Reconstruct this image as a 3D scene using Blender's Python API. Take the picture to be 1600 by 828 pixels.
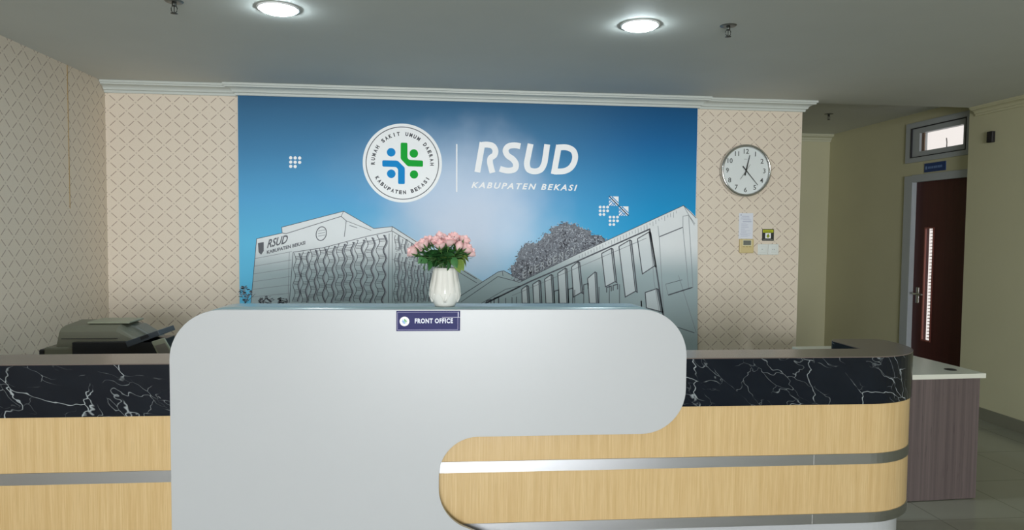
import bpy, bmesh, math, random
from mathutils import Vector, Matrix
random.seed(7)
for o in list(bpy.data.objects): bpy.data.objects.remove(o)
scn = bpy.context.scene
col = scn.collection
PI = math.pi

# ------------------------------------------------------------------ camera
FPX, PITCH, ROLL, YAW, EYE = 1076.65, -0.0456, 0.0087, 0.1010, 1.48
fw = Vector((math.sin(YAW)*math.cos(PITCH), math.cos(YAW)*math.cos(PITCH), math.sin(PITCH)))
rt0 = Vector((math.cos(YAW), -math.sin(YAW), 0)); up0 = rt0.cross(fw)
RT = rt0*math.cos(ROLL) + up0*math.sin(ROLL); UP = up0*math.cos(ROLL) - rt0*math.sin(ROLL)
cd = bpy.data.cameras.new('camera'); cam = bpy.data.objects.new('camera', cd); col.objects.link(cam)
cd.sensor_width = 36; cd.lens = FPX*36/1600; cd.clip_start = .05
M = Matrix.Identity(4)
for i in range(3):
    M[i][0] = RT[i]; M[i][1] = UP[i]; M[i][2] = -fw[i]
M[2][3] = EYE
cam.matrix_world = M
scn.camera = cam
def ray(x, y): return fw + RT*(x-800)/FPX + UP*(414-y)/FPX
def atY(x, y, Y):
    r = ray(x, y); t = Y/r.y; return Vector((r.x*t, Y, EYE+r.z*t))
def atX(x, y, X):
    r = ray(x, y); t = X/r.x; return Vector((X, r.y*t, EYE+r.z*t))
def atZ(x, y, Z):
    r = ray(x, y); t = (Z-EYE)/r.z; return Vector((r.x*t, r.y*t, Z))

# ------------------------------------------------------------------ world, lights, exposure
scn.view_settings.view_transform = 'Standard'
try: scn.view_settings.look = 'None'
except Exception: pass
scn.view_settings.gamma = 1
scn.view_settings.use_curve_mapping = False
scn.view_settings.exposure = 0.0
w = bpy.data.worlds.new('world'); scn.world = w; w.use_nodes = True
bg = w.node_tree.nodes['Background']
bg.inputs[0].default_value = (1.0, .94, .90, 1); bg.inputs[1].default_value = 1.0
def area(name, loc, rot, sx, sy, power, colr, spread=180):
    l = bpy.data.lights.new(name, 'AREA'); l.shape = 'RECTANGLE'; l.size = sx; l.size_y = sy
    l.energy = power; l.color = colr; l.spread = math.radians(spread)
    o = bpy.data.objects.new(name, l); o.location = loc; o.rotation_euler = rot; col.objects.link(o); return o
# daylight coming in through the glazed entrance behind the camera
DOORW = (-1.7, 1.9, 0.0, 2.35); YB = -6.5
area('entrance_daylight', ((DOORW[0]+DOORW[1])/2, YB-.25, 1.2), (PI/2, 0, 0), 3.4, 2.2, 262, (.95, .975, 1.0), 112)
LAMP_STRENGTH = 145.0

# ------------------------------------------------------------------ helpers
def lin(r, g, b):
    f = lambda c: (c/255/12.92) if c/255 <= .04045 else ((c/255+.055)/1.055)**2.4
    return (f(r), f(g), f(b), 1)
class NT:
    def __init__(s, m): s.m = m; s.t = m.node_tree; s.b = s.t.nodes['Principled BSDF']
    def n(s, typ, **kw):
        x = s.t.nodes.new(typ)
        for k, v in kw.items(): setattr(x, k, v)
        return x
    def put(s, sock, v):
        if hasattr(v, 'is_linked') or isinstance(v, bpy.types.NodeSocket): s.t.links.new(v, sock)
        else: sock.default_value = v
    def m_(s, op, a, b=0.0, c=None):
        x = s.n('ShaderNodeMath', operation=op); s.put(x.inputs[0], a); s.put(x.inputs[1], b)
        if c is not None: s.put(x.inputs[2], c)
        return x.outputs[0]
    def xyz(s):
        tc = s.n('ShaderNodeTexCoord'); sp = s.n('ShaderNodeSeparateXYZ'); s.t.links.new(tc.outputs['Object'], sp.inputs[0])
        return sp.outputs[0], sp.outputs[1], sp.outputs[2], tc.outputs['Object']
    def comb(s, x, y, z):
        c = s.n('ShaderNodeCombineXYZ')
        for i, v in enumerate((x, y, z)): s.put(c.inputs[i], v)
        return c.outputs[0]
    def noise(s, vec, scale, detail=2, rough=.5):
        x = s.n('ShaderNodeTexNoise'); s.t.links.new(vec, x.inputs['Vector']); x.inputs['Scale'].default_value = scale
        x.inputs['Detail'].default_value = detail; x.inputs['Roughness'].default_value = rough; return x.outputs['Fac'], x.outputs['Color']
    def ramp(s, f, stops, interp='LINEAR'):
        x = s.n('ShaderNodeValToRGB'); x.color_ramp.interpolation = interp; e = x.color_ramp.elements
        while len(e) < len(stops): e.new(.5)
        for i, (p, c) in enumerate(stops): e[i].position = p; e[i].color = c if len(c) == 4 else (*c, 1)
        s.put(x.inputs[0], f); return x.outputs[0]
    def mix(s, f, a, b, mode='MIX'):
        x = s.n('ShaderNodeMix', data_type='RGBA', blend_type=mode)
        s.put(x.inputs['Factor'], f); s.put(x.inputs[6], a); s.put(x.inputs[7], b); return x.outputs[2]
    def smooth(s, v, a, b):
        x = s.n('ShaderNodeMapRange', interpolation_type='SMOOTHSTEP'); s.put(x.inputs[0], v)
        x.inputs[1].default_value = a; x.inputs[2].default_value = b; return x.outputs[0]
    def bump(s, h, strength, dist=.01):
        x = s.n('ShaderNodeBump'); x.inputs['Strength'].default_value = strength; x.inputs['Distance'].default_value = dist
        s.put(x.inputs['Height'], h); s.t.links.new(x.outputs[0], s.b.inputs['Normal'])
    def color(s, c): s.put(s.b.inputs['Base Color'], c)
def mat(name, c=(.5, .5, .5, 1), rough=.5, metal=0, spec=.5, **kw):
    m = bpy.data.materials.new(name); m.use_nodes = True; b = m.node_tree.nodes['Principled BSDF']
    b.inputs['Base Color'].default_value = c; b.inputs['Roughness'].default_value = rough; b.inputs['Metallic'].default_value = metal
    b.inputs['Specular IOR Level'].default_value = spec
    for k, v in kw.items(): b.inputs[k].default_value = v
    return m
class MB:
    def __init__(s): s.v = []; s.f = []; s.sm = []
    def add(s, vs, fs, smooth=False):
        k = len(s.v); s.v += [Vector(v) for v in vs]; s.f += [[i+k for i in f] for f in fs]; s.sm += [smooth]*len(fs); return s
    def box(s, x0, y0, z0, x1, y1, z1):
        return s.add([(x0,y0,z0),(x1,y0,z0),(x1,y1,z0),(x0,y1,z0),(x0,y0,z1),(x1,y0,z1),(x1,y1,z1),(x0,y1,z1)],
                     [(0,3,2,1),(4,5,6,7),(0,1,5,4),(1,2,6,5),(2,3,7,6),(3,0,4,7)])
    def prism(s, poly, fn, smooth=False):   # fn(pt, 0/1) -> 3d ; side faces between two copies of an outline
        n = len(poly); a = [fn(p, 0) for p in poly]; b = [fn(p, 1) for p in poly]
        s.add(a+b, [tuple(range(n-1, -1, -1)), tuple(range(n, 2*n))]); 
        s.add(a+b, [(i, (i+1) % n, n+(i+1) % n, n+i) for i in range(n)], smooth); return s
    def slab(s, poly, z0, z1, smooth=False): return s.prism(poly, lambda p, k: (p[0], p[1], z1 if k else z0), smooth)
    def wallslab(s, poly, y0, y1, smooth=False): return s.prism(poly, lambda p, k: (p[0], y1 if k else y0, p[1]), smooth)
    def lathe(s, prof, c=(0,0,0), n=32, smooth=True, axis='z', rf=None):
        k = len(prof); vs = []
        for j in range(n):
            a = 2*PI*j/n
            for (r, z) in prof:
                if rf: r = rf(r, z, a)
                x, y = r*math.cos(a), r*math.sin(a)
                vs.append((c[0]+x, c[1]+y, c[2]+z) if axis == 'z' else (c[0]+x, c[1]-z, c[2]+y))
        fs = []
        for j in range(n):
            for i in range(k-1):
                q = (j*k+i, ((j+1) % n)*k+i, ((j+1) % n)*k+i+1, j*k+i+1)
                fs.append(q)
        return s.add(vs, fs, smooth)
    def tube(s, pts, r, n=8, smooth=True, r1=None):
        pts = [Vector(p) for p in pts]; L = len(pts); vs = []
        for i, p in enumerate(pts):
            d = (pts[min(i+1, L-1)]-pts[max(i-1, 0)]).normalized()
            u = d.cross(Vector((0,0,1)) if abs(d.z) < .9 else Vector((1,0,0))).normalized(); v = d.cross(u)
            rr = r if r1 is None else r+(r1-r)*i/(L-1)
            for j in range(n):
                a = 2*PI*j/n; vs.append(p+u*rr*math.cos(a)+v*rr*math.sin(a))
        fs = [(i*n+j, i*n+(j+1) % n, (i+1)*n+(j+1) % n, (i+1)*n+j) for i in range(L-1) for j in range(n)]
        fs += [tuple(range(n)), tuple(range((L-1)*n, L*n))]
        return s.add(vs, fs, smooth)
    def obj(s, name, m, parent=None, bevel=0, seg=2, origin=None):
        me = bpy.data.meshes.new(name)
        off = Vector(origin) if origin else (parent.location if parent and parent.parent is None else Vector((0,0,0)))
        if parent and parent.parent: off = parent.parent.location
        me.from_pydata([v-off for v in s.v], [], s.f)
        for p, k in zip(me.polygons, s.sm): p.use_smooth = k
        bm = bmesh.new(); bm.from_mesh(me); bmesh.ops.remove_doubles(bm, verts=bm.verts, dist=1e-6)
        bmesh.ops.recalc_face_normals(bm, faces=bm.faces); bm.to_mesh(me); bm.free()
        o = bpy.data.objects.new(name, me); col.objects.link(o); me.materials.append(m)
        if parent: o.parent = parent
        elif origin: o.location = origin
        if bevel:
            b = o.modifiers.new('bevel', 'BEVEL'); b.width = bevel; b.segments = seg; b.limit_method = 'ANGLE'; b.angle_limit = math.radians(40)
        return o
def thing(name, label, cat, loc=(0,0,0), group=None):
    o = bpy.data.objects.new(name, None); col.objects.link(o); o.location = loc; o.empty_display_size = .05
    return tag(o, label, cat, group)
def tag(o, label, cat, group=None):
    o['label'] = label; o['category'] = cat
    if group: o['group'] = group
    return o
def struct(o): o['kind'] = 'structure'; return o
def arc(cx, cy, r, a0, a1, n=10):
    return [(cx+r*math.cos(math.radians(a0+(a1-a0)*i/n)), cy+r*math.sin(math.radians(a0+(a1-a0)*i/n))) for i in range(n+1)]
def catmull(p, n=6):
    out = []
    for i in range(len(p)-1):
        a = Vector(p[max(i-1,0)]); b = Vector(p[i]); c = Vector(p[i+1]); d = Vector(p[min(i+2,len(p)-1)])
        for k in range(n):
            t = k/n; out.append(.5*((2*b)+(c-a)*t+(2*a-5*b+4*c-d)*t*t+(3*b-a-3*c+d)*t**3))
    out.append(Vector(p[-1])); return out
def stroke2d(pts, wd):    # ribbon of quads with mitred joints along a 2d polyline
    pts = [Vector(p[:2]) for p in pts]; L = []; R = []
    for i, p in enumerate(pts):
        d0 = (p-pts[i-1]).normalized() if i else None
        d1 = (pts[i+1]-p).normalized() if i < len(pts)-1 else None
        if d0 is None: d0 = d1
        if d1 is None: d1 = d0
        t = d0+d1
        t = t.normalized() if t.length > 1e-6 else d1
        n = Vector((-t.y, t.x)); k = 1/max(.5, abs(n.dot(Vector((-d1.y, d1.x)))))
        L.append(p+n*wd/2*k); R.append(p-n*wd/2*k)
    return L, R
def text2d(s, size, bold=0, shear=0, spacing=1, align='LEFT'):
    c = bpy.data.curves.new('t', 'FONT'); c.body = s; c.size = size; c.offset = bold; c.shear = shear; c.space_character = spacing
    c.align_x = align; c.resolution_u = 3
    o = bpy.data.objects.new('t', c); me = o.to_mesh()
    vs = [(v.co.x, v.co.y) for v in me.vertices]; fs = [tuple(p.vertices) for p in me.polygons]
    o.to_mesh_clear(); bpy.data.objects.remove(o); bpy.data.curves.remove(c)
    return vs, fs
def text3d(mb, s, org, ux, uy, height, width=None, bold=0, shear=0, spacing=1, align='LEFT'):
    """cap height = height; width stretches the line to a set width"""
    vs, fs = text2d(s, 1, bold, shear, spacing, 'LEFT')
    if not vs: return mb
    x0 = min(v[0] for v in vs); x1 = max(v[0] for v in vs); y0 = min(v[1] for v in vs); y1 = max(v[1] for v in vs)
    ky = height/(y1-y0); kx = (width/(x1-x0)) if width else ky
    ox = {'LEFT': 0, 'CENTER': -.5, 'RIGHT': -1}[align]*(x1-x0)*kx
    org = Vector(org); ux = Vector(ux).normalized(); uy = Vector(uy).normalized()
    mb.add([org+ux*((v[0]-x0)*kx+ox)+uy*((v[1]-y0)*ky) for v in vs], fs); return mb

# ------------------------------------------------------------------ materials
def wallpaper(name, axis):
    m = mat(name, rough=.55); t = NT(m); x, y, z, vec = t.xyz(); h = x if axis == 'x' else y
    a, b = .1285, .1215
    hx = t.m_('DIVIDE', t.m_('SUBTRACT', h, 2.146), a); vz = t.m_('DIVIDE', t.m_('SUBTRACT', z, 1.678), b)
    u = t.m_('ADD', hx, vz); v = t.m_('SUBTRACT', hx, vz)
    def near(c): f = t.m_('FRACT', t.m_('ADD', c, 100.5)); return t.m_('ABSOLUTE', t.m_('SUBTRACT', f, .5))
    du, dv = near(u), near(v)
    fu = t.m_('FRACT', t.m_('ADD', u, 100)); fv = t.m_('FRACT', t.m_('ADD', v, 100))
    def dash(d, o):
        l = t.m_('SUBTRACT', 1, t.smooth(d, .022, .04)); g = t.smooth(o, .17, .22); return t.m_('MULTIPLY', l, g)
    lines = t.m_('MAXIMUM', dash(du, dv), dash(dv, du))
    node = t.m_('SUBTRACT', 1, t.smooth(t.m_('ADD', du, dv), .05, .12))
    n1, _ = t.noise(vec, 160, 3)
    base = t.mix(n1, lin(224, 210, 190), lin(236, 225, 208))
    wob, _ = t.noise(vec, 3, 1)
    base = t.mix(t.m_('MULTIPLY', wob, .5), base, lin(226, 212, 196))
    c = t.mix(t.m_('MULTIPLY', node, .38), base, lin(165, 148, 132))
    c = t.mix(t.m_('MULTIPLY', lines, .74), c, lin(148, 122, 108))
    t.color(c); t.bump(t.m_('ADD', lines, t.m_('MULTIPLY', n1, .4)), .12, .003); return m
WP_X = wallpaper('wallpaper_back', 'x'); WP_Y = wallpaper('wallpaper_side', 'y')
def paint(name, c, rough=.6, amt=.05):
    m = mat(name, c, rough); t = NT(m); x, y, z, vec = t.xyz(); n, _ = t.noise(vec, 2.2, 4)
    d = tuple(k*(1-amt*2) for k in c[:3])+(1,); t.color(t.mix(n, c, d)); n2, _ = t.noise(vec, 220, 2); t.bump(n2, .05, .002); return m
M_CEIL = paint('ceiling_paint', lin(208, 211, 206), .7)
M_YEL = paint('yellow_wall_paint', lin(206, 203, 170), .55)
M_COVE = paint('cornice_paint', lin(204, 210, 205), .5, .02)
M_FRAME = paint('frame_grey_paint', lin(176, 182, 186), .45, .02)
M_WHITE = paint('white_laminate', lin(194, 198, 201), .32, .015)
def m_floor():
    m = mat('floor_tile', rough=.14); t = NT(m); x, y, z, vec = t.xyz(); s = .523
    def g(c, o): f = t.m_('FRACT', t.m_('ADD', t.m_('DIVIDE', t.m_('SUBTRACT', c, o), s), 50.5)); return t.m_('ABSOLUTE', t.m_('SUBTRACT', f, .5))
    d = t.m_('MINIMUM', g(x, 2.605), g(y, 3.30)); line = t.m_('SUBTRACT', 1, t.smooth(d, .003, .007))
    n, _ = t.noise(vec, 1.5, 4); c = t.mix(n, lin(150, 152, 140), lin(162, 164, 152))
    t.color(t.mix(t.m_('MULTIPLY', line, .6), c, lin(96, 94, 82))); t.bump(t.m_('SUBTRACT', 1, line), .2, .002); return m
M_FLOOR = m_floor()
def m_wood(name, ca, cb, sx=170, sz=2.2, rough=.38, dark=None):
    m = mat(name, rough=rough); t = NT(m); x, y, z, vec = t.xyz(); s = t.m_('ADD', x, t.m_('MULTIPLY', y, .83))
    v = t.comb(t.m_('MULTIPLY', s, sx), 0.0, t.m_('MULTIPLY', z, sz)); n, _ = t.noise(v, 1, 3, .7)
    v2 = t.comb(t.m_('MULTIPLY', s, sx*.12), 3.0, t.m_('MULTIPLY', z, sz*.5)); n2, _ = t.noise(v2, 1, 3)
    c = t.mix(t.smooth(n, .3, .7), ca, cb); c = t.mix(t.m_('MULTIPLY', t.smooth(n2, .35, .75), .45), c, dark or ca)
    v3 = t.comb(t.m_('MULTIPLY', s, sx*2.3), 7.0, t.m_('MULTIPLY', z, 9.0)); n3, _ = t.noise(v3, 1, 1)
    c = t.mix(t.m_('MULTIPLY', t.smooth(n3, .64, .74), .4), c, tuple(k*.45 for k in ca[:3])+(1,))
    t.color(c); return m
M_WOOD = m_wood('maple_laminate', lin(206, 174, 120), lin(224, 198, 150), 380, 4.0, .30, lin(194, 160, 106))
M_ASH = m_wood('grey_brown_laminate', lin(92, 82, 82), lin(112, 100, 99), 45, .5, .45, lin(78, 68, 68))
M_DOOR = m_wood('dark_red_door', lin(70, 30, 30), lin(82, 37, 35), 40, .6, .45, lin(60, 25, 25))
def m_marble():
    m = mat('black_marble_laminate', rough=.2, spec=.25); t = NT(m); x, y, z, vec = t.xyz(); s = t.m_('ADD', x, t.m_('MULTIPLY', y, .8))
    v = t.comb(s, 0.0, t.m_('MULTIPLY_ADD', z, 1.7, t.m_('MULTIPLY', s, .55))); _, nc = t.noise(v, 4.5, 3, .55)
    va = t.n('ShaderNodeVectorMath', operation='MULTIPLY_ADD'); t.put(va.inputs[0], nc); va.inputs[1].default_value = (.26, .26, .26); t.put(va.inputs[2], v)
    cols = None
    for sc, wdt, k, off in ((4.3, .0075, .75, 0), (8.0, .007, .4, 4.0)):
        vo = t.n('ShaderNodeTexVoronoi', feature='DISTANCE_TO_EDGE'); vo.inputs['Scale'].default_value = sc
        ad = t.n('ShaderNodeVectorMath', operation='ADD'); t.put(ad.inputs[0], va.outputs[0]); ad.inputs[1].default_value = (off, off, off)
        t.put(vo.inputs['Vector'], ad.outputs[0])
        l = t.m_('SUBTRACT', 1, t.smooth(vo.outputs['Distance'], 0, wdt*2.0))
        mk, _ = t.noise(ad.outputs[0], 4.5, 3, .6); l = t.m_('MULTIPLY', t.m_('MULTIPLY', l, t.smooth(mk, .46, .60)), k)
        cols = l if cols is None else t.m_('MAXIMUM', cols, l)
    n, _ = t.noise(v, 6, 4); base = t.mix(n, lin(10, 15, 25), lin(24, 31, 40))
    t.color(t.mix(cols, base, lin(196, 206, 210))); return m
M_MARBLE = m_marble()
M_TOP = mat('taupe_counter_top', lin(112, 102, 96), .22); 
M_TOPW = mat('reflection_tinted_top', lin(138, 160, 164), .25)  # teal of the mural's reflection is put into the base colour
def m_steel():
    m = mat('brushed_steel', lin(196, 198, 202), .3, 1); t = NT(m); x, y, z, vec = t.xyz()
    v = t.comb(t.m_('MULTIPLY', x, 3.0), 0.0, t.m_('MULTIPLY', z, 900.0)); n, _ = t.noise(v, 1, 2)
    t.put(t.b.inputs['Roughness'], t.m_('MULTIPLY_ADD', n, .14, .26)); return m
M_STEEL = m_steel()
M_CHROME = mat('chrome', lin(200, 200, 198), .16, 1)
M_CERAM = mat('white_ceramic', lin(232, 232, 226), .12)
M_PAPER = mat('paper', lin(226, 230, 240), .5)
M_INK = mat('dark_ink', lin(40, 42, 52), .5)
M_BLACK = mat('black_plastic', lin(22, 26, 32), .35)
M_DKGREY = mat('dark_grey_plastic', lin(58, 66, 74), .35)
M_BEIGE = paint('beige_plastic', lin(112, 113, 98), .45, .02)
M_LIGHTPL = paint('pale_plastic', lin(146, 150, 130), .45, .02)
M_SKIRT = paint('skirting_tile', lin(128, 128, 112), .3, .04)
M_WPRINT = mat('white_print', lin(253, 253, 254), .5)
M_SWITCH = mat('white_switch_plastic', lin(226, 230, 226), .3)
def glass(name):
    m = bpy.data.materials.new(name); m.use_nodes = True; t = m.node_tree; t.nodes.clear()
    o = t.nodes.new('ShaderNodeOutputMaterial'); mx = t.nodes.new('ShaderNodeMixShader'); tr = t.nodes.new('ShaderNodeBsdfTransparent')
    gl = t.nodes.new('ShaderNodeBsdfGlossy'); gl.inputs['Roughness'].default_value = .03; lw = t.nodes.new('ShaderNodeLayerWeight'); lw.inputs[0].default_value = .5; pw = t.nodes.new('ShaderNodeMath'); pw.operation = 'POWER'; pw.inputs[1].default_value = 4; t.links.new(lw.outputs['Facing'], pw.inputs[0]); fr = t.nodes.new('ShaderNodeMath'); fr.operation = 'MULTIPLY_ADD'; fr.inputs[1].default_value = .7; fr.inputs[2].default_value = .035; t.links.new(pw.outputs[0], fr.inputs[0])
    t.links.new(fr.outputs[0], mx.inputs[0]); t.links.new(tr.outputs[0], mx.inputs[1]); t.links.new(gl.outputs[0], mx.inputs[2]); t.links.new(mx.outputs[0], o.inputs[0]); return m
M_GLASS = glass('window_glass')

# ------------------------------------------------------------------ room
HC, D, P = 2.55, 5.3077, .0375
XL, XE, XR, XD, YCOR = -2.433, 2.865, 4.382, 4.482, 5.40
HF, YF = 2.656, 7.66
struct(MB().box(XL-.2, YB-2.5, -.1, XD+1.6, YF+.2, 0).obj('floor', M_FLOOR))
c = MB().box(XL-.2, YB-.2, HC, XR+.25, 5.33, HC+.3)
struct(c.obj('ceiling', M_CEIL))
struct(MB().box(XE-.2, 5.33, HF, XD+.2, YF+.2, HF+.2).obj('ceiling_corridor', M_CEIL))
struct(MB().box(XL-.2, YB-.2, 0, XL, D+.2, HC).obj('wall_left', WP_Y))
struct(MB().box(XL, D, 0, XE, D+.18, HC+.1).obj('wall_back', WP_X))
struct(MB().box(XE-.12, D+.18, 0, XE-.02, YF, HF).obj('wall_corridor_left', M_YEL))
struct(MB().box(XE-.12, YF, 0, XD+.2, YF+.18, HF).obj('wall_far', M_YEL))
struct(MB().box(XR, YB-.2, 0, XR+.25, YCOR, HC).obj('wall_right', M_YEL))
# door wall with its two openings (door, transom)
DY0, DY1, DZ = 5.46, 6.196, 2.0
wd = MB(); T = XD+.15
FY0, FY1 = 5.40, 6.309                  # outer frame
wd.box(XD, FY1, 0, T, YF, HF)
wd.box(XD, YCOR, 2.065, T, FY1, 2.19)
wd.box(XD, YCOR, 2.565, T, FY1, HF)
struct(wd.obj('wall_corridor_right', M_YEL))
# wall behind the camera with the glazed entrance
wf = MB(); x0, x1, z0, z1 = DOORW
wf.box(XL, YB-.2, 0, x0, YB, HC).box(x1, YB-.2, 0, XR, YB, HC).box(x0, YB-.2, z1, x1, YB, HC)
struct(wf.obj('wall_front', M_YEL))
fr = MB()
for xx in (x0, (x0+x1)/2-.025, x1-.05): fr.box(xx, YB-.13, 0, xx+.05, YB-.07, z1)
fr.box(x0, YB-.13, z1-.05, x1, YB-.07, z1).box(x0, YB-.13, 0, x1, YB-.07, .08)
struct(fr.obj('window_entrance_frame', M_FRAME))
struct(MB().box(x0+.05, YB-.105, .08, x1-.05, YB-.1, z1-.05).obj('window_entrance_pane', M_GLASS))
# skirting
struct(MB().box(XR-.012, YB, 0, XR, YCOR, .095).obj('baseboard_right', M_SKIRT))
struct(MB().box(XD-.012, FY1, 0, XD, YF, .095).obj('baseboard_corridor', M_SKIRT))
struct(MB().box(XE, YF-.012, 0, XD-.012, YF, .095).obj('baseboard_far', M_SKIRT))
struct(MB().box(XL, D-.012, 0, -1.5, D, .095).box(1.99, D-.012, 0, XE, D, .095).obj('baseboard_back', M_SKIRT))
struct(MB().box(XL, YB, 0, XL+.012, D-.012, .095).obj('baseboard_left', M_SKIRT))
# vertical wallpaper joint on the left wall
struct(MB().box(XL, 4.80, 1.62, XL+.0015, 4.808, HC).obj('trim_wallpaper_seam', mat('seam', lin(190, 160, 110), .6)))
# cornices : profile (distance from wall, drop below ceiling)
def prof(dep, hh):
    return [(0,0),(dep,0),(dep,-hh*.20),(dep*.90,-hh*.23),(dep*.88,-hh*.34),(dep*.78,-hh*.38)]+\
           [(dep*(.78-.42*math.sin(PI/2*i/6)), -hh*(.38+.34*(1-math.cos(PI/2*i/6)))) for i in range(1,7)]+\
           [(dep*.30,-hh*.76),(dep*.22,-hh*.80),(dep*.18,-hh),(0,-hh)]
def cornice(name, path, z, dep=.085, hh=.078, m=M_COVE):
    """path: plan points along the wall face, room on the right-hand side of travel"""
    pr = prof(dep, hh); n = len(pr); vs = []
    P2 = [Vector(p) for p in path]
    for i, p in enumerate(P2):
        d0 = (p-P2[i-1]).normalized() if i else (P2[1]-p).normalized()
        d1 = (P2[i+1]-p).normalized() if i < len(P2)-1 else d0
        n0 = Vector((d0.y, -d0.x)); n1 = Vector((d1.y, -d1.x)); b = (n0+n1)
        b = b/ (b.length_squared/2) if b.length > 1e-4 else n0
        for (dd, zz) in pr: vs.append((p.x+b.x*dd, p.y+b.y*dd, z+zz))
    L = len(P2); fs = [(i*n+j, i*n+(j+1) % n, (i+1)*n+(j+1) % n, (i+1)*n+j) for i in range(L-1) for j in range(n)]
    fs += [tuple(range(n)), tuple(range((L-1)*n, L*n))]
    return struct(MB().add(vs, fs).obj(name, m))
cornice('trim_cornice_back', [(XL+.001, D), (-1.494, D), (-1.494, D-P), (1.984, D-P), (1.984, D), (XE, D), (XE, D+.17)], HC-.0005)
cornice('trim_cornice_far', [(XE, YF), (XD, YF)], HF-.0005, .08, .08, paint('corridor_cornice', lin(205, 205, 180), .6, .02))
cornice('trim_cornice_right', [(XR, 5.32), (XR, YB)], HC-.0005, .07, .07, M_YEL)

# door frame, leaf, transom
st = MB()
st.box(XD-.02, DY1, 0, T, FY1, 2.065).box(XD-.02, FY0, 2.0, T, DY1, 2.065).box(XD-.02, FY0, 0, T, DY0, 2.0)
struct(st.obj('trim_door_frame', M_FRAME, bevel=.004))
S0, S1, SZ0, SZ1 = 5.945, 6.052, .513, 1.563
LX0, LX1 = XD+.03, XD+.07
lf = MB().box(LX0, DY0, .005, LX1, S0, DZ).box(LX0, S1, .005, LX1, DY1, DZ).box(LX0, S0, .005, LX1, S1, SZ0).box(LX0, S0, SZ1, LX1, S1, DZ)
leaf = struct(lf.obj('door_1', M_DOOR))
bd = MB()
bd.box(LX0-.006, S0-.008, SZ0-.008, LX0+.01, S0+.004, SZ1+.008).box(LX0-.006, S1-.004, SZ0-.008, LX0+.01, S1+.01, SZ1+.008)
bd.box(LX0-.006, S0, SZ1-.003, LX0+.01, S1, SZ1+.009).box(LX0-.006, S0, SZ0-.009, LX0+.01, S1, SZ0+.003)
bd.obj('glazing_bead', mat('reddish_bead', lin(140, 82, 72), .35), leaf)
MB().box(LX0+.018, S0, SZ0, LX0+.022, S1, SZ1).obj('glass_pane', M_GLASS, leaf)
sl = MB()
nb = 34
for i in range(nb):
    z = SZ0+(i+.5)*(SZ1-SZ0)/nb; sl.add([(LX1+.02, S0-.02, z-.003), (LX1+.02, S1+.02, z-.003), (LX1+.036, S1+.02, z+.004), (LX1+.036, S0-.02, z+.004)], [(0,1,2,3)])
    sl.box(LX1+.02, S0-.02, z-.0035, LX1+.022, S1+.02, z-.0005)
bl = sl.obj('window_blind', mat('blind', lin(225, 205, 200), .5), leaf)
hd = MB(); hy, hz = 6.13, .942
hd.lathe([(0,0),(.026,0),(.026,.008),(0,.008)], (0,0,0), 20)
hd = MB(); hd.tube([(LX0, hy, hz), (LX0-.05, hy, hz), (LX0-.055, hy-.02, hz), (LX0-.055, hy-.13, hz)], .009)
hd.box(LX0-.006, hy-.02, hz-.09, LX0, hy+.02, hz+.06)
hd.obj('door_handle', M_CHROME, leaf, bevel=.002)
tz0, tz1, ty0, ty1 = 2.237, 2.51, 5.535, 6.232
tf = MB()
tf.box(XD-.018, FY0, 2.19, T, FY1, tz0).box(XD-.018, FY0, tz1, T, FY1, 2.565).box(XD-.018, ty1, tz0, T, FY1, tz1).box(XD-.018, FY0, tz0, T, ty0, tz1)
struct(tf.obj('trim_transom_surround', M_FRAME))
win = struct(MB().box(XD-.004, ty0, tz0, XD+.05, ty0+.045, tz1).box(XD-.004, ty1-.1, tz0, XD+.05, ty1, tz1).box(XD-.004, ty0+.045, tz0, XD+.05, ty1-.1, tz0+.05).box(XD-.004, ty0+.045, tz1-.05, XD+.05, ty1-.1, tz1).obj('window_1', M_FRAME))
g = MB()
for a in ((ty0-.004, tz0-.004, ty1+.004, tz0+.003), (ty0-.004, tz1-.003, ty1+.004, tz1+.004), (ty0-.004, tz0, ty0+.003, tz1), (ty1-.003, tz0, ty1+.004, tz1)):
    g.box(XD-.022, a[0], a[1], XD-.003, a[2], a[3])
g.obj('rubber_gasket', mat('gasket', lin(38, 38, 42), .6), win)
MB().box(XD+.02, ty0+.045, tz0+.05, XD+.025, ty1-.1, tz1-.05).obj('glass_pane', M_GLASS, win)
MB().tube([(XD+.015, 5.80, 2.29), (XD+.012, 5.795, 2.33), (XD+.01, 5.80, 2.37)], .004).obj('window_latch', mat('latch', lin(90, 84, 80), .4), win)
a = MB().box(XD+.018, ty1-.135, tz0+.05, XD+.028, ty1-.1, tz1-.05); a.obj('inner_bead', mat('bead_brown', lin(120, 96, 78), .5), win)

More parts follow.
